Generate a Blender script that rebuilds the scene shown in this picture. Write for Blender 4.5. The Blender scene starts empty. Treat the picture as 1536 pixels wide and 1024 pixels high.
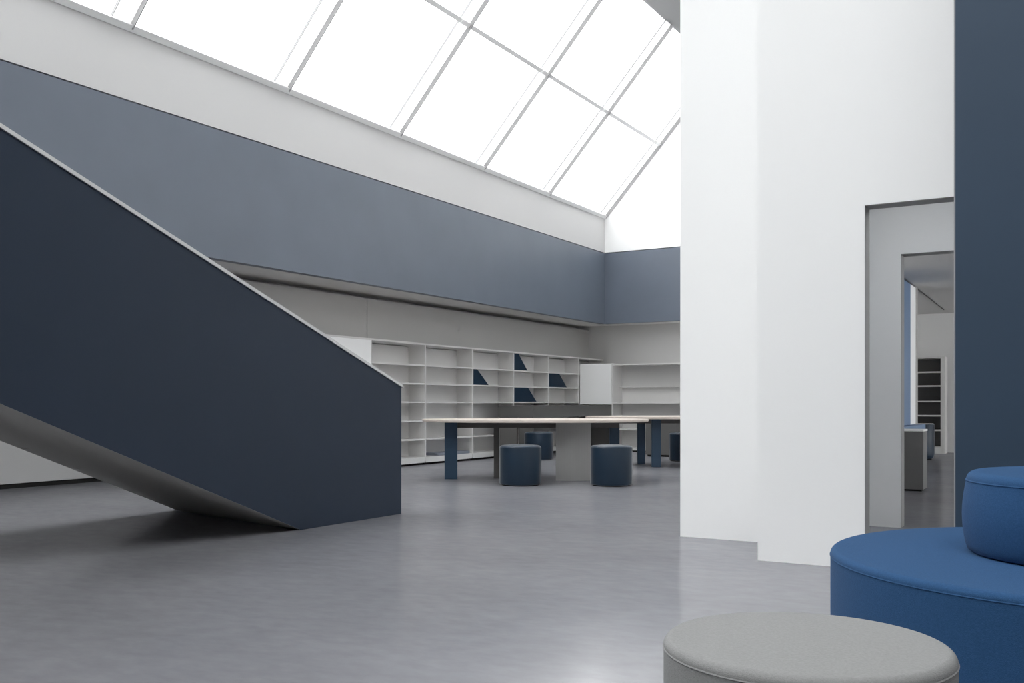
import bpy, bmesh, math, random
from mathutils import Vector, Matrix

S = bpy.context.scene
COL = S.collection
PI = math.pi
F = 1456.0          # focal length in pixels of the 1536-wide frame
EYE = 0.95          # camera height
HOR = 604.0         # horizon row
CA, SA = 0.861, 0.508


def at(px, t):
    """floor point seen in column px at depth t (room axes: +Y along the long wall, +X to its right)"""
    s = (px - 768.0) / F
    return (t * (-SA + CA * s), t * (CA + SA * s))


# ------------------------------------------------------------------ materials
def mat(name, color, rough=0.6, spec=0.5, bump=0.0, bscale=60.0, var=0.0, vscale=3.0, metallic=0.0, sheen=0.0, sheen_rough=0.5):
    m = bpy.data.materials.new(name)
    m.use_nodes = True
    nt = m.node_tree
    b = nt.nodes['Principled BSDF']
    b.inputs['Base Color'].default_value = (*color, 1)
    b.inputs['Roughness'].default_value = rough
    b.inputs['Specular IOR Level'].default_value = spec
    b.inputs['Metallic'].default_value = metallic
    if sheen:
        b.inputs['Sheen Weight'].default_value = sheen
        b.inputs['Sheen Roughness'].default_value = sheen_rough
    tc = nt.nodes.new('ShaderNodeTexCoord')
    if var:
        n = nt.nodes.new('ShaderNodeTexNoise')
        n.inputs['Scale'].default_value = vscale
        n.inputs['Detail'].default_value = 5
        nt.links.new(tc.outputs['Object'], n.inputs['Vector'])
        r = nt.nodes.new('ShaderNodeValToRGB')
        r.color_ramp.elements[0].position = 0.3
        r.color_ramp.elements[1].position = 0.7
        r.color_ramp.elements[0].color = (*[c * (1 - var) for c in color], 1)
        r.color_ramp.elements[1].color = (*[min(1, c * (1 + var)) for c in color], 1)
        nt.links.new(n.outputs['Fac'], r.inputs['Fac'])
        nt.links.new(r.outputs['Color'], b.inputs['Base Color'])
    if bump:
        n = nt.nodes.new('ShaderNodeTexNoise')
        n.inputs['Scale'].default_value = bscale
        n.inputs['Detail'].default_value = 3
        nt.links.new(tc.outputs['Object'], n.inputs['Vector'])
        bp = nt.nodes.new('ShaderNodeBump')
        bp.inputs['Strength'].default_value = bump
        bp.inputs['Distance'].default_value = 0.002
        nt.links.new(n.outputs['Fac'], bp.inputs['Height'])
        nt.links.new(bp.outputs['Normal'], b.inputs['Normal'])
    return m


def floor_mat():
    m = bpy.data.materials.new('polished concrete')
    m.use_nodes = True
    nt = m.node_tree
    nt.nodes.remove(nt.nodes['Principled BSDF'])
    df = nt.nodes.new('ShaderNodeBsdfDiffuse')
    tc = nt.nodes.new('ShaderNodeTexCoord')
    mp = nt.nodes.new('ShaderNodeMapping')
    mp.inputs['Rotation'].default_value = (0, 0, math.radians(-30.5))
    mp.inputs['Scale'].default_value = (0.7, 1.3, 1)
    nt.links.new(tc.outputs['Object'], mp.inputs['Vector'])
    n1 = nt.nodes.new('ShaderNodeTexNoise')
    n1.inputs['Scale'].default_value = 0.7
    n1.inputs['Detail'].default_value = 3
    n1.inputs['Roughness'].default_value = 0.62
    n2 = nt.nodes.new('ShaderNodeTexNoise')
    n2.inputs['Scale'].default_value = 10
    n2.inputs['Detail'].default_value = 4
    n2.inputs['Roughness'].default_value = 0.6
    for n in (n1, n2):
        nt.links.new(mp.outputs['Vector'], n.inputs['Vector'])
    mx = nt.nodes.new('ShaderNodeMix')
    mx.inputs[0].default_value = 0.45
    nt.links.new(n1.outputs['Fac'], mx.inputs[2])
    nt.links.new(n2.outputs['Fac'], mx.inputs[3])
    r = nt.nodes.new('ShaderNodeValToRGB')
    r.color_ramp.elements[0].position = 0.36
    r.color_ramp.elements[1].position = 0.64
    r.color_ramp.elements[0].color = (*FLOOR_LO, 1)
    r.color_ramp.elements[1].color = (*FLOOR_HI, 1)
    nt.links.new(mx.outputs[0], r.inputs['Fac'])
    nt.links.new(r.outputs['Color'], df.inputs['Color'])
    gl = nt.nodes.new('ShaderNodeBsdfGlossy')
    gl.inputs['Roughness'].default_value = 0.17
    gl.inputs['Color'].default_value = (0.95, 0.95, 0.97, 1)
    fr = nt.nodes.new('ShaderNodeFresnel')
    fr.inputs['IOR'].default_value = 1.5
    cl = nt.nodes.new('ShaderNodeMath')
    cl.operation = 'MINIMUM'
    cl.inputs[1].default_value = 0.31
    nt.links.new(fr.outputs['Fac'], cl.inputs[0])
    ms = nt.nodes.new('ShaderNodeMixShader')
    nt.links.new(cl.outputs['Value'], ms.inputs['Fac'])
    nt.links.new(df.outputs['BSDF'], ms.inputs[1])
    nt.links.new(gl.outputs['BSDF'], ms.inputs[2])
    nt.links.new(ms.outputs['Shader'], nt.nodes['Material Output'].inputs['Surface'])
    return m


def oak_mat():
    m = bpy.data.materials.new('pale wood')
    m.use_nodes = True
    nt = m.node_tree
    b = nt.nodes['Principled BSDF']
    tc = nt.nodes.new('ShaderNodeTexCoord')
    mp = nt.nodes.new('ShaderNodeMapping')
    mp.inputs['Scale'].default_value = (1.5, 18, 18)
    nt.links.new(tc.outputs['Object'], mp.inputs['Vector'])
    n = nt.nodes.new('ShaderNodeTexNoise')
    n.inputs['Scale'].default_value = 2
    n.inputs['Detail'].default_value = 6
    nt.links.new(mp.outputs['Vector'], n.inputs['Vector'])
    r = nt.nodes.new('ShaderNodeValToRGB')
    r.color_ramp.elements[0].color = (0.60, 0.51, 0.45, 1)
    r.color_ramp.elements[1].color = (0.78, 0.70, 0.64, 1)
    nt.links.new(n.outputs['Fac'], r.inputs['Fac'])
    nt.links.new(r.outputs['Color'], b.inputs['Base Color'])
    b.inputs['Roughness'].default_value = 0.45
    return m


def glass_mat():
    """clear thin glazing: a pane passes light straight through and mirrors a little at grazing angles"""
    m = bpy.data.materials.new('clear glazing')
    m.use_nodes = True
    nt = m.node_tree
    nt.nodes.clear()
    out = nt.nodes.new('ShaderNodeOutputMaterial')
    tr = nt.nodes.new('ShaderNodeBsdfTransparent')
    tr.inputs['Color'].default_value = (0.96, 0.97, 0.97, 1)
    gl = nt.nodes.new('ShaderNodeBsdfGlossy')
    gl.inputs['Roughness'].default_value = 0.02
    mx = nt.nodes.new('ShaderNodeMixShader')
    mx.inputs['Fac'].default_value = 0.05
    nt.links.new(tr.outputs['BSDF'], mx.inputs[1])
    nt.links.new(gl.outputs['BSDF'], mx.inputs[2])
    nt.links.new(mx.outputs['Shader'], out.inputs['Surface'])
    return m


def frosted_mat(fac=0.3):
    """white translucent glazing strip"""
    m = bpy.data.materials.new('opal glazing strip')
    m.use_nodes = True
    nt = m.node_tree
    nt.nodes.clear()
    out = nt.nodes.new('ShaderNodeOutputMaterial')
    tl = nt.nodes.new('ShaderNodeBsdfTranslucent')
    tl.inputs['Color'].default_value = (0.9, 0.9, 0.9, 1)
    df = nt.nodes.new('ShaderNodeBsdfDiffuse')
    df.inputs['Color'].default_value = (0.85, 0.85, 0.85, 1)
    mx = nt.nodes.new('ShaderNodeMixShader')
    mx.inputs['Fac'].default_value = fac
    nt.links.new(tl.outputs['BSDF'], mx.inputs[1])
    nt.links.new(df.outputs['BSDF'], mx.inputs[2])
    nt.links.new(mx.outputs['Shader'], out.inputs['Surface'])
    return m


FLOOR_LO = (0.190, 0.190, 0.206)
FLOOR_HI = (0.242, 0.242, 0.260)
M = {
    'white': mat('white wall paint', (0.92, 0.92, 0.92), 0.75, 0.3, 0.15, 90),
    'grey_wall': mat('warm grey wall panel', (0.42, 0.412, 0.40), 0.7, 0.3, 0.1, 90),
    'soffit': mat('pale grey soffit plaster', (0.70, 0.69, 0.68), 0.75, 0.3, 0.1, 90),
    'ceiling': mat('grey ceiling plaster', (0.26, 0.26, 0.265), 0.8, 0.3, 0.1, 90),
    'band': mat('slate blue wall paint', (0.138, 0.162, 0.205), 0.42, 0.5, 0.06, 70, 0.05, 1.2),
    'navy': mat('navy stair paint', (0.020, 0.031, 0.053), 0.55, 0.3, 0.06, 70, 0.05, 1.2),
    'navy_pier': mat('deep blue wall paint', (0.032, 0.057, 0.094), 0.55, 0.4, 0.06, 70, 0.05, 1.2),
    'blue_wall': mat('mid blue wall paint', (0.14, 0.22, 0.36), 0.5, 0.4, 0.05, 70),
    'cap': mat('pale grey cap metal', (0.62, 0.62, 0.62), 0.5, 0.5),
    'stair_under': mat('grey stair plaster', (0.50, 0.49, 0.47), 0.7, 0.3, 0.1, 60),
    'dark_gap': mat('dark shadow gap', (0.02, 0.02, 0.02), 0.8, 0.2),
    'shelf': mat('off white lacquer', (0.70, 0.69, 0.68), 0.5, 0.4),
    'door': mat('white door lacquer', (0.92, 0.92, 0.92), 0.45, 0.4),
    'plinth': mat('pale plinth lacquer', (0.72, 0.72, 0.71), 0.5, 0.4),
    'bookend': mat('ink blue lacquer', (0.006, 0.022, 0.046), 0.5, 0.15),
    'tray': mat('blue grey board', (0.22, 0.24, 0.29), 0.6, 0.4),
    'counter': mat('dark grey counter panel', (0.13, 0.128, 0.125), 0.4, 0.4),
    'counter_leg': mat('grey counter panel', (0.15, 0.145, 0.142), 0.5, 0.4),
    'wood': oak_mat(),
    'steel': mat('dark grey steel', (0.075, 0.072, 0.07), 0.4, 0.5),
    'panel': mat('grey table panel', (0.33, 0.327, 0.322), 0.5, 0.4),
    'blue_leg': mat('blue painted leg', (0.022, 0.050, 0.090), 0.4, 0.4),
    'stool': mat('blue leather', (0.008, 0.023, 0.045), 0.42, 0.4, 0.1, 120, sheen=0.6, sheen_rough=0.3),
    'black': mat('black base', (0.01, 0.01, 0.01), 0.7, 0.2),
    'blue_fabric': mat('blue wool upholstery', (0.028, 0.080, 0.183), 0.9, 0.1, 0.5, 420, 0.10, 160, sheen=0.03),
    'grey_fabric': mat('grey wool upholstery', (0.26, 0.26, 0.26), 0.9, 0.2, 0.5, 420, 0.08, 160, sheen=0.05),
    'frame': mat('light grey window metal', (0.38, 0.38, 0.385), 0.5, 0.4),
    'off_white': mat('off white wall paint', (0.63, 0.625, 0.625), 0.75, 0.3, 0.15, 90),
    'far_wall': mat('pale grey far wall', (0.56, 0.552, 0.545), 0.7, 0.3, 0.1, 90),
    'edge': mat('grey edge strip', (0.32, 0.32, 0.33), 0.5, 0.4),
    'lining': mat('grey jamb shade', (0.26, 0.258, 0.255), 0.55, 0.4),  # grey standing in for shade on the doorway jambs
    'frame_white': mat('white window metal', (0.92, 0.92, 0.92), 0.5, 0.4),
    'opal': frosted_mat(),
    'rail_white': frosted_mat(0.95),
    'glass': glass_mat(),
    'pedestal': mat('grey pedestal lacquer', (0.14, 0.14, 0.14), 0.45, 0.4),
    'dark_case': mat('charcoal case lining', (0.10, 0.10, 0.10), 0.5, 0.4),
    'room_wall': mat('soft grey white wall', (0.82, 0.815, 0.81), 0.75, 0.3, 0.1, 90),
    'ceil_low': mat('low ceiling plaster', (0.60, 0.59, 0.585), 0.8, 0.3, 0.1, 90),
}
M['floor'] = floor_mat()


# ------------------------------------------------------------------ mesh helpers
class MB:
    def __init__(self):
        self.bm = bmesh.new()

    def box(self, x0, x1, y0, y1, z0, z1, bev=0.0):
        r = bmesh.ops.create_cube(self.bm, size=1.0)
        vs = r['verts']
        for v in vs:
            v.co = Vector(((x0 + x1) / 2 + v.co.x * (x1 - x0), (y0 + y1) / 2 + v.co.y * (y1 - y0), (z0 + z1) / 2 + v.co.z * (z1 - z0)))
        if bev:
            es = list({e for v in vs for e in v.link_edges})
            bmesh.ops.bevel(self.bm, geom=es, offset=bev, segments=2, affect='EDGES', profile=0.5)
        return self

    def hexa(self, lo, hi):
        """solid between two polygons of equal vertex count"""
        a = [self.bm.verts.new(p) for p in lo]
        b = [self.bm.verts.new(p) for p in hi]
        n = len(a)
        self.bm.faces.new(a)
        self.bm.faces.new(list(reversed(b)))
        for i in range(n):
            j = (i + 1) % n
            self.bm.faces.new((a[j], a[i], b[i], b[j]))
        return self

    def lathe(self, prof, n=64, cx=0, cy=0, sx=1.0, sy=1.0):
        rings = []
        for r, z in prof:
            if r < 1e-6:
                rings.append([self.bm.verts.new((cx, cy, z))])
            else:
                rings.append([self.bm.verts.new((cx + sx * r * math.cos(2 * PI * k / n), cy + sy * r * math.sin(2 * PI * k / n), z)) for k in range(n)])
        for A, B in zip(rings, rings[1:]):
            for k in range(n):
                l = (k + 1) % n
                if len(A) == 1 and len(B) == 1:
                    continue
                if len(A) == 1:
                    self.bm.faces.new((A[0], B[k], B[l]))
                elif len(B) == 1:
                    self.bm.faces.new((A[k], A[l], B[0]))
                else:
                    self.bm.faces.new((A[k], A[l], B[l], B[k]))
        return self

    def torus(self, R, r, z, n=96, m=8):
        prev = None
        rings = []
        for k in range(n):
            a = 2 * PI * k / n
            rings.append([self.bm.verts.new(((R + r * math.cos(2 * PI * q / m)) * math.cos(a), (R + r * math.cos(2 * PI * q / m)) * math.sin(a), z + r * math.sin(2 * PI * q / m))) for q in range(m)])
        for k in range(n):
            A, B = rings[k], rings[(k + 1) % n]
            for q in range(m):
                p = (q + 1) % m
                self.bm.faces.new((A[q], B[q], B[p], A[p]))
        return self

    def build(self, name, material, parent=None, smooth=False, loc=None):
        bmesh.ops.recalc_face_normals(self.bm, faces=self.bm.faces)
        me = bpy.data.meshes.new(name)
        if smooth:
            for f in self.bm.faces:
                f.smooth = True
        self.bm.to_mesh(me)
        self.bm.free()
        if smooth:
            me.set_sharp_from_angle(angle=math.radians(40))
        me.materials.append(material)
        o = bpy.data.objects.new(name, me)
        COL.objects.link(o)
        if parent:
            o.parent = parent
        if loc:
            o.location = loc
        return o


def box(name, material, x0, x1, y0, y1, z0, z1, parent=None, bev=0.0):
    return MB().box(x0, x1, y0, y1, z0, z1, bev).build(name, material, parent)


def struct(o):
    o['kind'] = 'structure'
    return o


def thing(name, label, cat, loc=(0, 0, 0), rz=0.0, group=None):
    o = bpy.data.objects.new(name, None)
    o.empty_display_size = 0.2
    COL.objects.link(o)
    o.location = loc
    o.rotation_euler = (0, 0, rz)
    tag(o, label, cat, group)
    return o


def tag(o, label, cat, group=None):
    o['label'] = label
    o['category'] = cat
    if group:
        o['group'] = group
    return o


def dup(root, loc, rz, label, group=None):
    r = root.copy()
    COL.objects.link(r)
    r.location = loc
    r.rotation_euler = (0, 0, rz)
    r['label'] = label
    if group:
        r['group'] = group
    for ch in list(root.children):
        c = ch.copy()
        COL.objects.link(c)
        c.parent = r
        for g in list(ch.children):
            d = g.copy()
            COL.objects.link(d)
            d.parent = c
    return r


# ------------------------------------------------------------------ the room
XB = -8.46      # face of the long upper wall and its blue band
YB = 18.07      # face of the far upper wall
XS = -9.08      # recessed wall behind the long bookcases
YS = 18.60      # recessed wall at the far end
ZS, ZB, ZT = 2.56, 4.01, 4.76   # soffit, band top, foot of the skylight
XR, SL = -6.08, 1.10            # ridge of the skylight and its pitch
ZR = ZT + SL * (XR - XB)
YF = -7.0       # front of the hall, behind the camera
XE = 6.5
T = 0.3

struct(box('floor', M['floor'], -10.6, XE + T, YF - .2, 21.0, -.2, 0))

# long left wall: white strip above, blue band below, shadow line between
m = MB()
m.box(XB - .4, XB - .12, YF, YB + .4, ZS + .12, ZT)
m.box(XB - .12, XB, YF, YB, ZB + .006, ZT)
struct(m.build('wall_left', M['off_white']))
tb = struct(box('trim_1', M['band'], XB - .12, XB, YF, YB, ZS, ZB - .008))
# far wall, upper
m = MB()
m.box(XB - .12, -3.4, YB + .12, YB + .4, ZS + .12, ZR + .2)
m.box(XB, -3.4, YB, YB + .12, ZB + .006, ZR + .2)
struct(m.build('wall_back', M['white']))
struct(box('trim_2', M['band'], XB, -3.4, YB, YB + .12, ZS, ZB - .008))
# soffits
m = MB()
m.box(-10.9, XB - .12, YF, 18.9, ZS, ZS + .12)
m.box(XB - .12, -3.4, YB + .12, 18.9, ZS, ZS + .12)
struct(m.build('trim_3', M['soffit']))
# recessed lower wall with its panel joint and ceiling shadow gap
m = MB()
m.box(XS - .02, XS, 8.2, 11.195, 0, ZS - .075)
m.box(XS - .02, XS, 11.207, YS, 0, ZS - .075)
m.box(XS - .3, XS - .02, 8.2, YS + .2, 0, ZS - .075)
m.box(XS - .34, XS - .3, 8.2, YS + .2, 0, ZS)
struct(m.build('wall_left_lower', M['grey_wall']))
# alcove to the left of the bookcases
m = MB()
m.box(-10.45, -10.25, YF, 8.4, 0.055, ZS)
m.box(-10.45, -10.28, YF, 8.4, 0, 0.055)
m.box(-10.25, XS - .34, 8.2, 8.4, 0, ZS)
struct(m.build('wall_alcove', M['off_white']))
struct(box('gap_shade_alcove', M['dark_gap'], -10.28, -10.262, YF, 8.2, 0, 0.05))  # dark strip painting in the shade of the gap under the wall
# recessed far wall
struct(box('wall_back_lower', M['far_wall'], XS + .0005, -3.4, YS, YS + .2, 0, ZS))
struct(box('trim_7', M['far_wall'], XS - .30, XS, YS, YS + .2, ZS - .075, ZS))

# skylight
sky = bpy.data.objects.new('window_1', None)
COL.objects.link(sky)
struct(sky)
ddx, ddz = 1 / math.hypot(1, SL), SL / math.hypot(1, SL)
LEN = math.hypot(XR - XB, ZR - ZT)


def slope_box(mb, u0, u1, y0, y1, h0, h1):
    """box lying in the skylight slope; u up the slope, h towards the room"""
    def p(u, y, h):
        return (XB + u * ddx + h * ddz, y, ZT + u * ddz - h * ddx)
    mb.hexa([p(u0, y0, h0), p(u1, y0, h0), p(u1, y1, h0), p(u0, y1, h0)],
            [p(u0, y0, h1), p(u1, y0, h1), p(u1, y1, h1), p(u0, y1, h1)])


SP = 2.27
ys = [YB - SP * k - (.21 if k else 0) for k in range(0, 12)]
for k, y in enumerate(ys):
    if y < YF + .3:
        break
    mb = MB(); slope_box(mb, 0.0, LEN, y - .235, y - .012, -.02, 0.0)
    mu = mb.build('mullion', M['opal'], sky)
    mb = MB(); slope_box(mb, 0.0, LEN, y - .012, y, -.03, 0.062)
    mb.build('mullion_fin', M['frame'], sky)
    mb = MB(); slope_box(mb, 0.0, LEN, y - .243, y - .235, -.02, 0.01)
    mb.build('mullion_gasket', M['frame'], sky)
    mb = MB(); slope_box(mb, 1.74, 1.80, y - .235, y - .19, 0.0, 0.05)
    mb.build('bracket', M['frame_white'], sky)
    y1 = y - .243
    y0 = max(ys[k + 1], YF)
    mb = MB(); slope_box(mb, 0.0, LEN, y0, y1, -.012, -.004)
    mb.build('pane', M['glass'], sky)
mb = MB(); slope_box(mb, 1.74, 1.80, YF, YB - .012, 0.0, 0.03)
mb.build('transom', M['rail_white'], sky)
mb = MB(); slope_box(mb, -.03, 0.04, YF, YB, -.03, 0.05)
mb.build('sill_rail', M['rail_white'], sky)

# the long wall stands slightly out of square with the far wall
for o in [bpy.data.objects[n] for n in ('wall_left', 'trim_1', 'trim_3')] + list(sky.children):
    for v in o.data.vertices:
        v.co.x += 0.0107 * max(0.0, YB - v.co.y)

# flat ceiling from the ridge over the rest of the hall
RX0, RX1, RY0, RY1 = -4.2, 3.2, -3.0, 3.4      # unseen rooflight, added to brighten the seating area and white walls
m = MB()
m.box(XR, RX0, YF, YB + .12, ZR, ZR + .25)
m.box(RX1, XE + T, YF, 5.93, ZR, ZR + .25)
m.box(RX0, RX1, YF, RY0, ZR, ZR + .25)
m.box(RX0, RX1, RY1, 5.93, ZR, ZR + .25)
m.box(RX0, -2.16, 5.93, YB + .12, ZR, ZR + .25)
m.box(-2.16, -1.56, 5.93, 8.0, ZR, ZR + .25)
struct(m.build('ceiling', M['ceiling']))
roof = bpy.data.objects.new('added_rooflight', None)  # holder for the added rooflight panes, out of view
COL.objects.link(roof)
struct(roof)
for k in range(5):
    x = RX0 + k * (RX1 - RX0) / 4
    box('added_glazing_bar', M['frame_white'], x - .04, x + .04, RY0, RY1, ZR + .08, ZR + .2, roof)
box('pane', M['glass'], RX0, RX1, RY0, RY1, ZR + .20, ZR + .21, roof)
box('pane', M['glass'], -1.40, 2.0, 6.10, 7.4, 2.80, 2.81, roof)  # unseen pane added over the corridor to light the inner wall

# hall side walls behind and beside the camera
m = MB()
m.box(XE, XE + T, YF, 5.0, 0, ZR)
m.box(XE, XE + T, 5.93, 8.0, 0, 2.8)
struct(m.build('wall_right', M['grey_wall']))
# front wall behind the camera
m = MB()
m.box(-10.45, XE, YF - .2, YF, 0, ZS + .12)
m.box(XB - .4, XE, YF - .2, YF, ZS + .12, ZR + .25)
struct(m.build('wall_entrance', M['grey_wall']))

# white wall beside the hall: first the deep end block, then the nearer wall with the doorway
struct(MB().box(-2.48, -1.56, 6.56, 7.86, 0, ZR).build('wall_center', M['white']))
m = MB()
m.box(-1.70, -1.083, 5.80, 5.93, 0, ZR)
m.box(-1.70, -1.56, 5.93, 6.56, 0, ZR)
m.box(-1.083, -.52, 5.80, 5.93, 2.078, ZR)
struct(m.build('wall_front', M['white']))
struct(box('wall_pier', M['navy_pier'], -.525, XE + T, 5.0, 5.93, 0, ZR))
struct(box('trim_4', M['edge'], -.5315, -.525, 5.0, 5.8, 0, ZR))
m = MB()
m.box(-1.083, -1.079, 5.802, 5.93, 0, 2.074)
m.box(-1.083, -.53, 5.802, 5.93, 2.074, 2.078)
struct(m.build('jamb_shade_1', M['lining']))  # thin grey sheets on jamb and lintel, their shade put into the colour
# second wall behind the doorway with its own opening
m = MB()
m.box(-2.48, -1.205, 7.86, 8.0, 0, 2.67)
m.box(-1.205, 0.4, 7.86, 8.0, 2.08, 2.67)
m.box(0.4, XE, 7.86, 8.0, 0, 2.67)
m.box(-2.48, XE, 7.86, 8.0, 2.67, 2.8)
m.box(-2.48, -1.56, 7.86, 8.0, 2.8, ZR)
struct(m.build('wall_inner', M['room_wall']))
m = MB()
m.box(-1.205, -1.201, 7.862, 8.0, 0, 2.076)
m.box(-1.205, .4, 7.862, 8.0, 2.076, 2.08)
struct(m.build('jamb_shade_2', M['lining']))  # grey sheets added to darken the inner jamb, as painted shade
# far room
m = MB()
m.box(-1.56, -1.40, 5.93, 7.86, 2.67, 2.8)
m.box(-1.40, 2.0, 5.93, 6.10, 2.67, 2.8)
m.box(-1.40, 2.0, 7.4, 7.86, 2.67, 2.8)
m.box(2.0, XE, 5.93, 7.86, 2.67, 2.8)
m.box(-2.16, XE, 8.0, 15.62, 2.67, 2.8)
m.box(-3.2, XE, 15.62, 20.3, 2.67, 2.8)
struct(m.build('ceiling_low', M['ceil_low']))
m = MB()
m.hexa([(-2.130, 13.5, 2.655), (-2.120, 13.5, 2.655), (-2.232, 19.45, 2.655), (-2.242, 19.45, 2.655)],
       [(-2.130, 13.5, 2.669), (-2.120, 13.5, 2.669), (-2.232, 19.45, 2.669), (-2.242, 19.45, 2.669)])
struct(m.build('trim_5', M['steel']))
struct(box('wall_side_near', M['room_wall'], -2.48, -2.16, 8.0, 13.4, 0, 2.67))
struct(box('wall_side', M['blue_wall'], -2.48, -2.16, 13.4, 14.95, 0, 2.67))
struct(box('wall_side_end', M['white'], -2.48, -2.16, 14.95, 15.45, 0, 2.67))
struct(box('trim_6', M['grey_wall'], -2.48, -2.155, 15.45, 15.62, 0, 2.67))
struct(MB().box(-3.4, -2.48, 15.45, 15.6, 0, 2.67).box(-3.4, -3.2, 15.6, 20.3, 0, 2.67).build('wall_recess', M['room_wall']))
struct(MB().box(-3.4, -2.48, 15.45, 18.5, 2.8, ZR).box(-2.48, -2.16, 8.0, 15.45, 2.8, ZR).build('wall_hall', M['white']))
struct(box('wall_far', M['room_wall'], -3.4, XE, 20.3, 20.5, 0, 2.8))
# glazed side added to the far room, out of view, to let light in
added_win = bpy.data.objects.new('added_window', None)
COL.objects.link(added_win)
struct(added_win)
for k in range(8):
    y = 8.06 + k * (20.25 - 8.06) / 7
    box('added_window_post', M['frame'], XE + .05, XE + .15, y - .05, y + .05, 0, 2.67, added_win)
box('added_window_rail', M['frame'], XE + .06, XE + .14, 8.0, 20.3, 0, .08, added_win)
box('pane', M['glass'], XE + .095, XE + .105, 8.0, 20.3, .08, 2.67, added_win)

# ------------------------------------------------------------------ staircase
st = thing('staircase', 'navy blue enclosed staircase descending diagonally on the left to the grey floor', 'staircase', (-5.05, 6.65, 0))
sx, sy = -5.05, 6.65


def L(x, y, z):
    return (x - sx, y - sy, z)


k = 0.377
yT = -6.2
zt = lambda y: 1.125 + k * (6.65 - y)
zb = lambda y: 0.405 * (5.45 - y)
xo, xi = -5.05, -5.17
prof = [(6.69, 0), (6.69, zt(6.69) - .024), (yT, zt(yT) - .024), (yT, zb(yT) + .0005), (5.45, 0.0005)]
profi = prof[:3] + [(yT, zb(yT) + .05), (5.45, .03)]
MB().hexa([L(xo, y, z) for y, z in prof], [L(xi, y, z) for y, z in profi]).build('parapet', M['navy'], st)
cp = [(6.70, zt(6.70) - .024), (6.70, zt(6.70)), (yT, zt(yT)), (yT, zt(yT) - .024)]
o = MB().hexa([L(xo + .012, y, z) for y, z in cp], [L(xi - .012, y, z) for y, z in cp]).build('handrail_cap', M['cap'], st)
o['label'] = 'pale grey cap'
# far parapet
prof2 = [(6.65, 0), (6.65, zt(6.65) - .024), (yT, zt(yT) - .024), (yT, zb(yT) + .2), (5.95, 0)]
MB().hexa([L(-6.80, y, z) for y, z in prof2], [L(-6.92, y, z) for y, z in prof2]).build('parapet', M['navy'], st)
MB().hexa([L(-6.79, y, z) for y, z in cp], [L(-6.93, y, z) for y, z in cp]).build('handrail_cap', M['cap'], st)
# underside slab, twisted slightly from the near edge to the far edge
f0 = lambda y: 0.413 * (5.89 - y)
mb = MB()
NX, NY = 10, 24
lo, hi = [], []
for i in range(NX + 1):
    a = i / NX
    x = xo - 0.003 + (-6.92 - xo + 0.003) * a
    yend = 5.45 + (5.89 - 5.45) * a
    rl, rh = [], []
    for j in range(NY + 1):
        b = j / NY
        y = yend + (yT - yend) * b
        z = (1 - a) * 0.405 * (5.45 - y) + a * f0(y)
        z = max(z, 0.001)
        rl.append(mb.bm.verts.new(L(x, y, z)))
        rh.append(mb.bm.verts.new(L(x, y, z + .10)))
    lo.append(rl); hi.append(rh)
for i in range(NX):
    for j in range(NY):
        mb.bm.faces.new((lo[i][j], lo[i + 1][j], lo[i + 1][j + 1], lo[i][j + 1]))
        mb.bm.faces.new((hi[i][j], hi[i][j + 1], hi[i + 1][j + 1], hi[i + 1][j]))
for i in range(NX):
    mb.bm.faces.new((lo[i][0], hi[i][0], hi[i + 1][0], lo[i + 1][0]))
    mb.bm.faces.new((lo[i][NY], lo[i + 1][NY], hi[i + 1][NY], hi[i][NY]))
for j in range(NY):
    mb.bm.faces.new((lo[0][j], lo[0][j + 1], hi[0][j + 1], hi[0][j]))
    mb.bm.faces.new((lo[NX][j], hi[NX][j], hi[NX][j + 1], lo[NX][j + 1]))
o = mb.build('underside', M['stair_under'], st, smooth=True)
o['label'] = 'grey plastered underside'
mb = MB()
for q in range(26):
    y1 = 6.5 - q * .43
    z1 = (q + 1) * .174
    mb.box(-6.80 - sx, xi - sx, y1 - .43 - sy, y1 - sy, max(0, z1 - .26), z1)
mb.build('steps', M['stair_under'], st)

# ------------------------------------------------------------------ long run of bookcases
XFR = -8.73     # front of the bookcases
DEP = 0.345
div = [9.55, 10.86, 12.18, 13.52, 14.86, 16.16, 17.43, 18.58]
rows = [0.12, 0.392, 0.676, 0.960, 1.243, 1.527, 1.815]
where = ['pale bookcase mostly hidden behind the stair end, with a white door at its top',
         'pale open bookcase unit with all its compartments empty, just right of the stair end',
         'pale open bookcase unit with a flat grey board on its lowest shelf',
         'pale open bookcase unit with one small blue wedge in its second compartment',
         'pale open bookcase unit holding two blue wedges, in the top and third compartments',
         'pale open bookcase unit with one blue wedge, beside the white corner cupboard',
         'last bookcase unit in the corner, hidden behind the white cupboard but for its top edge']


def bookcase(y0, y1, label, skip=()):
    w = y1 - y0
    t = thing('bookcase', label, 'bookcase', (XFR, (y0 + y1) / 2, 0), 0, 'bookcase units along the left wall')
    h = w / 2
    e = 0.0005
    th = .013
    for s in (-1, 1):
        a, b = (-h + e, -h + th) if s < 0 else (h - th, h - e)
        box('side_panel', M['shelf'], -DEP, 0, a, b, 0.055, 1.84, t)
    box('back_panel', M['shelf'], -DEP, -DEP + .03, -h + th, h - th, 0.05, 1.82, t)
    box('top_panel', M['shelf'], -DEP, 0.004, -h + e, h - e, 1.84, 1.865, t)
    for z in rows[1:-1]:
        box('shelf', M['shelf'], -DEP + .03, -.004, -h + th, h - th, z - .011, z + .011, t)
    box('plinth', M['plinth'], -DEP + .03, -.006, -h + th, h - th, 0.035, rows[0], t)
    box('base', M['black'], -DEP + .03, -.04, -h + th, h - th, 0, 0.035, t)
    return t


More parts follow.
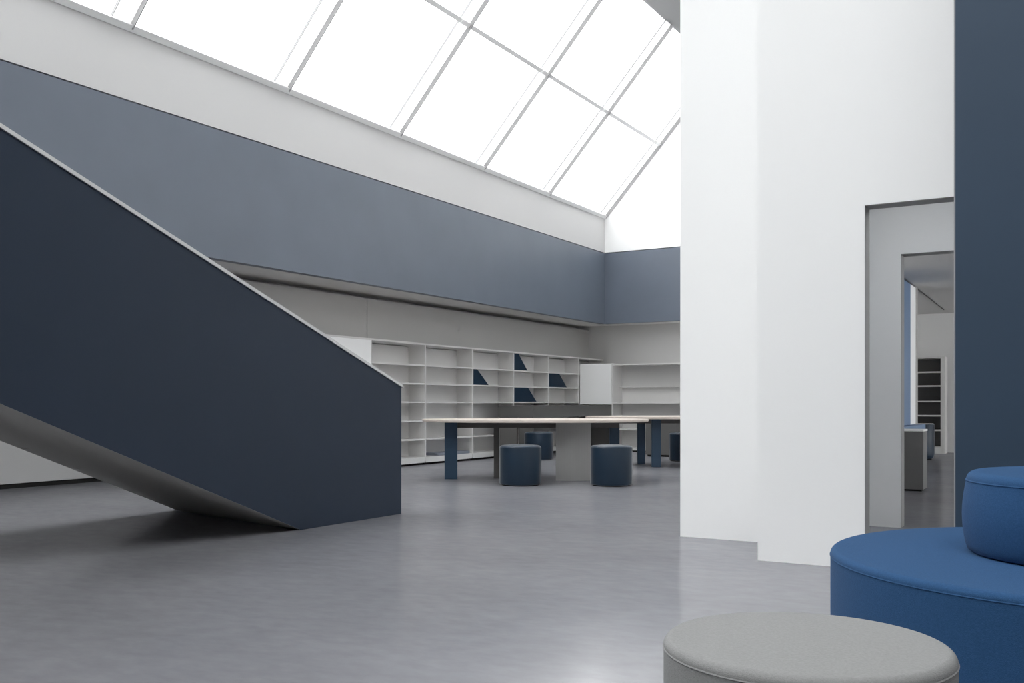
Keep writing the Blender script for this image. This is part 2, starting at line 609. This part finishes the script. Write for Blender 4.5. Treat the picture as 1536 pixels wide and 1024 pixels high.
rows[-1] = 1.84
cases = [bookcase(div[i], div[i + 1], where[i]) for i in range(7)]
c0 = div[0] - (div[0] + div[1]) / 2
o = box('door', M['door'], -.02, 0.006, c0 + .004, -c0 - .014, 1.25, 1.838, cases[0])
o['label'] = 'white flush door'


def wedge(i, r, wb, wt, label):
    """bookend block with a sloping right side, standing on a shelf"""
    z0 = rows[r] + .0115
    z1 = rows[r + 1] - .012
    y = div[i] + .0145
    h = z1 - z0 - .002
    x0, x1 = -.30, -.012
    pr = [(0, 0), (wb, 0), (wt, h), (0, h)]
    o = MB().hexa([(x1, a, b) for a, b in pr], [(x0, a, b) for a, b in pr]).build('bookend', M['bookend'], None, loc=(XFR, y, z0))
    tag(o, label, 'bookend', 'blue wedge bookends in the bookcases')


wedge(3, 4, .50, .14, 'small dark blue sloped bookend block, leftmost of the four in the shelves')
wedge(4, 5, .50, .18, 'dark blue sloped bookend block in the top compartment')
wedge(4, 3, .84, .52, 'widest dark blue sloped bookend block, in the third compartment just above the grey counter')
wedge(5, 4, .76, .44, 'dark blue sloped bookend block beside the white corner cupboard, rightmost of the four')

tr = thing('flat_board', 'flat blue grey board lying on a bottom shelf behind the blue table leg', 'board', (XFR - .14, 12.95, rows[0] + .0005))
box('panel', M['tray'], -.13, .125, -.38, .50, 0, .045, tr, .004)

# ------------------------------------------------------------------ far shelving, corner cupboard and counter
XC = -8.02
FY = 17.45
t = thing('shelving_unit', 'wide low white shelving unit with empty shelves against the far wall', 'shelving unit', (XC, FY, 0))
W2 = 3.4
box('side_panel', M['shelf'], 0.001, .03, 0, .47, 0.04, 1.69, t)
box('side_panel', M['shelf'], W2 - .03, W2, 0, .47, 0.04, 1.69, t)
box('back_panel', M['shelf'], .03, W2 - .03, .44, 1.14, 0.04, 1.69, t)
box('top_panel', M['shelf'], 0.001, W2, -.004, 1.14, 1.69, 1.715, t)
for z, d in ((.434, 0), (.95, 0), (1.27, .33)):
    box('shelf', M['shelf'], .03, W2 - .03, d, .44, z - .012, z + .012, t)
box('plinth', M['plinth'], .03, W2 - .03, .004, .44, 0.03, .075, t)
box('base', M['black'], .03, W2 - .03, .05, .44, 0, .03, t)

t = thing('wall_cupboard', 'white closed cupboard in the far corner above the grey counter', 'cupboard', (XFR + .01, FY, 0.92))
wc = XC - XFR - .012
box('body', M['shelf'], 0, wc, .022, .60, 0, .81, t)
o = box('door', M['door'], .004, wc - .002, 0, .02, .002, .806, t, .002)

t = thing('counter', 'dark grey counter in front of the bookcases in the far corner', 'counter', (XC, 14.30, 0))
d0 = XFR + .012 - XC
box('worktop', M['counter'], d0, 0, 0, FY + .3 - 14.30, .885, .905, t)
box('apron', M['counter'], d0 + .005, -.005, .005, FY + .28 - 14.30, .70, .885, t)
box('panel_leg', M['counter_leg'], d0 + .02, d0 + .36, .02, .07, 0, .70, t)
box('panel_leg', M['counter'], d0 + .36, d0 + .62, .10, .14, 0, .70, t)
box('panel_leg', M['counter_leg'], d0 + .02, -.02, FY + .2 - 14.30, FY + .24 - 14.30, 0, .70, t)

lx, ly = at(968, 17.3)
t = thing('low_cabinet', 'low dark grey cabinet under and behind the farther oval table', 'cabinet', (lx, ly, 0))
box('body', M['counter'], 0, 1.8, .02, .42, .03, .62, t)
for q in range(3):
    box('door', M['counter'], .002 + q * .6, .598 + q * .6, 0, .02, .035, .615, t)
box('base', M['black'], .02, 1.78, .05, .40, 0, .03, t)

# ------------------------------------------------------------------ round tables
def round_table(px, tt, R, legs, panels, label, rz=0.0):
    X, Y = at(px, tt)
    t = thing('oval_table', label, 'table', (X, Y, 0), 0, 'large oval tables')
    zt = .75
    th = .036
    MB().lathe([(0, zt - th), (R - .012, zt - th), (R, zt - th + .012), (R, zt - .005), (R - .005, zt), (0, zt)], 128, sy=.53).build('table_top', M['wood'], t, smooth=True).rotation_euler.z = math.radians(30.54)
    for (lx, lt, w, d, hue) in legs:
        x, y = at(lx, lt)
        a = math.radians(30.54)
        bmx = MB().box(-w / 2, w / 2, -d / 2, d / 2, 0, zt - th, .003)
        o = bmx.build('leg', M[hue], t, loc=(x - X, y - Y, 0))
        o.rotation_euler.z = a
        if hue == 'blue_leg':
            o['label'] = 'blue rectangular leg'
    a = math.radians(30.54)
    for (p0, p1, ap) in panels:
        x, y = at((p0 + p1) / 2, ap)
        w = (p1 - p0) * ap / F
        # slightly bowed grey panel leg
        mb = MB()
        n = 12
        lo, hi = [], []
        front, back = [], []
        for q in range(n + 1):
            u = -w / 2 + w * q / n
            bow = .045 * (1 - (2 * q / n - 1) ** 2)
            front.append((u, -bow - .02, 0)); back.append((u, -bow + .02, 0))
        ring = front + back[::-1]
        mb.hexa(ring, [(p[0], p[1], zt - th) for p in ring])
        o = mb.build('panel_leg', M['panel'], t, loc=(x - X, y - Y, 0))
        o.rotation_euler.z = a
    o = box('apron', M['steel'], -.92 * R * .86, .92 * R * .80, -.035, .035, zt - th - .075, zt - th - .0005, t)
    o.rotation_euler.z = a
    return t


round_table(803, 12.2, 1.42,
            [(676.5, 12.13, .158, .05, 'blue_leg'), (745, 12.35, .068, .30, 'steel'), (921.5, 12.4, .125, .07, 'blue_leg')],
            [(834, 886, 11.92)],
            'large oval pale wood table with three blue stools around it, nearer of the two')
round_table(1016, 14.8, 1.40,
            [(961.5, 15.1, .115, .09, 'blue_leg'), (984, 14.4, .138, .06, 'blue_leg')],
            [(1040, 1100, 15.2)],
            'oval pale wood table behind, cut off by the white wall')

# ------------------------------------------------------------------ stools
def make_stool(R, H, label):
    t = thing('stool', label, 'stool', (0, 0, 0), 0, 'blue cylindrical stools')
    pr = [(0, .012), (R - .012, .012), (R - .004, .016), (R, .026), (R, H - .042), (R - .003, H - .030), (R - .010, H - .020), (R - .020, H - .013), (R - .034, H - .009), (R * .5, H), (0, H + .002)]
    MB().lathe(pr, 64).build('cushion', M['stool'], t, smooth=True)
    MB().torus(R - .0012, .0025, H - .034, 64, 6).build('seam', M['stool'], t, smooth=True)
    MB().lathe([(0, 0), (R - .025, 0), (R - .025, .012), (0, .012)], 48).build('base', M['black'], t)
    return t


s0 = make_stool(.242, .47, 'blue cylindrical stool in front of the table, left of the grey panel leg')
s0.location = (*at(780.5, 11.27), 0)
dup(s0, (*at(917, 11.22), 0), 0, 'blue cylindrical stool in front of the table, right of the grey panel leg')
dup(s0, (*at(808, 16.3), 0), 0, 'dark blue cylindrical stool seen under the table top, behind the table')
dup(s0, (*at(1026, 15.95), 0), 0, 'blue cylindrical stool half hidden by the white wall, under the farther table')

# ------------------------------------------------------------------ seats in the foreground
def upholstered(R, z0, H, fabric, parent, name, crown=.012, rnd=.03, seam_in=.0, belly=0.0):
    pr = [(0, z0)]
    pr.append((R - .012, z0))
    n = 10
    for q in range(n + 1):
        z = z0 + .006 + (H - rnd - z0 - .006) * q / n
        pr.append((R + belly * math.sin(PI * q / n) - (0 if q else .004), z))
    for q in range(1, 9):
        a = q / 8 * PI / 2
        pr.append((R - rnd + rnd * math.cos(a), H - rnd + rnd * math.sin(a) * .9))
    for q in range(1, 9):
        u = q / 8
        pr.append(((R - rnd) * (1 - u), H - rnd * .1 + crown * (1 - (1 - u) ** 2)))
    o = MB().lathe(pr, 128).build(name, fabric, parent, smooth=True)
    return o


def centre(ux, ut):
    return (-SA * ut + CA * ux, CA * ut + SA * ux)


cx, cy = centre(1.995, 3.285)
t = thing('round_sofa', 'big round bright blue upholstered sofa with a drum shaped back cushion at the right edge', 'sofa', (cx, cy, 0))
RS = .872
upholstered(RS, .03, .425, M['blue_fabric'], t, 'seat', .008, .024)
MB().torus(RS - .0008, .0030, .397, 160, 6).build('seam', M['blue_fabric'], t, smooth=True)
MB().lathe([(0, 0), (RS - .06, 0), (RS - .06, .03), (0, .03)], 64).build('base', M['black'], t)
bk = upholstered(.415, .432, .715, M['blue_fabric'], t, 'back_cushion', .012, .034, belly=.014)
MB().torus(.415 + .0005, .0030, .715 - .036, 128, 6).build('seam', M['blue_fabric'], bk, smooth=True)

cx, cy = centre(.652, 2.16)
t = thing('pouf', 'round grey upholstered pouf in the foreground in front of the blue sofa', 'pouf', (cx, cy, 0))
upholstered(.311, .02, .425, M['grey_fabric'], t, 'cushion', .008, .022)
MB().torus(.311 - .0005, .0026, .399, 128, 6).build('seam', M['grey_fabric'], t, smooth=True)
MB().lathe([(0, 0), (.28, 0), (.28, .02), (0, .02)], 64).build('base', M['black'], t)

# ------------------------------------------------------------------ far room furniture
x1, y1 = at(1385, 10.4)
t = thing('pedestal', 'grey box shaped pedestal with a white top standing beyond the doorway', 'pedestal', (x1, y1, 0))
box('body', M['pedestal'], -.56, 0, 0, .30, 0.02, .645, t, .003)
o = box('top', M['door'], -.565, .003, -.004, .304, .645, .665, t, .002)
o['label'] = 'white top'
box('base', M['black'], -.54, -.02, .02, .28, 0, .02, t)

t = thing('bench', 'low blue bench along the blue wall, behind the grey pedestal', 'bench', (-2.158, 13.2, 0))
box('seat', M['blue_wall'], 0.002, .14, 0, 2.2, .56, .64, t, .004)
box('body', M['navy'], 0.004, .13, .03, 2.17, 0, .56, t)

x1, y1 = at(1381, 16.3)
t = thing('drum_stool', 'tall dark blue drum stool between the grey pedestal and the far bookcase', 'stool', (x1, y1, 0))
MB().lathe([(0, .02), (.18, .02), (.20, .04), (.215, .10), (.215, .58), (.205, .598), (0, .60)], 48).build('cushion', M['stool'], t, smooth=True)
MB().lathe([(0, 0), (.17, 0), (.17, .02), (0, .02)], 32).build('base', M['black'], t)
MB().lathe([(0, .6005), (.20, .6005), (.20, .606), (0, .606)], 48).build('top', M['cap'], t)

t = thing('bookcase', 'tall narrow grey bookcase with dark inside seen through the doorway', 'bookcase', (-3.18, 19.7, 0))
w = .93
box('side_panel', M['shelf'], w - .07, w, 0, .42, 0, 1.82, t)
box('side_panel', M['shelf'], 0, .03, 0, .42, 0, 1.82, t)
box('top_panel', M['shelf'], .03, w - .07, 0, .42, 1.79, 1.82, t)
box('back_panel', M['dark_case'], .03, w - .07, .38, .42, .10, 1.79, t)
for z in (.435, .71, .98, 1.27, 1.53):
    box('shelf', M['shelf'], .03, w - .07, .004, .38, z - .012, z + .012, t)
box('plinth', M['plinth'], .03, w - .07, .004, .38, 0, .13, t)

# ------------------------------------------------------------------ daylight
w = bpy.data.worlds.new('sky')
S.world = w
w.use_nodes = True
nt = w.node_tree
bg = nt.nodes['Background']
bg.inputs['Color'].default_value = (1.0, 1.0, 1.0, 1)
bg.inputs['Strength'].default_value = 4.0

# ------------------------------------------------------------------ camera
cam = bpy.data.cameras.new('camera')
cam.sensor_width = 36
cam.lens = F / 1536 * 36
cam.shift_y = (HOR - 512) / 1536
cam.clip_start = .05
co = bpy.data.objects.new('camera', cam)
COL.objects.link(co)
co.location = (0, 0, EYE)
co.rotation_euler = (PI / 2, 0, math.atan2(SA, CA))
S.camera = co

S.view_settings.view_transform = 'Standard'
S.view_settings.look = 'None'
S.view_settings.exposure = 0.40
S.view_settings.gamma = 1.0
S.view_settings.use_curve_mapping = False
try:
    S.cycles.max_bounces = 12
    S.cycles.diffuse_bounces = 8
    S.cycles.transparent_max_bounces = 12
    S.cycles.use_denoising = True
except Exception:
    pass
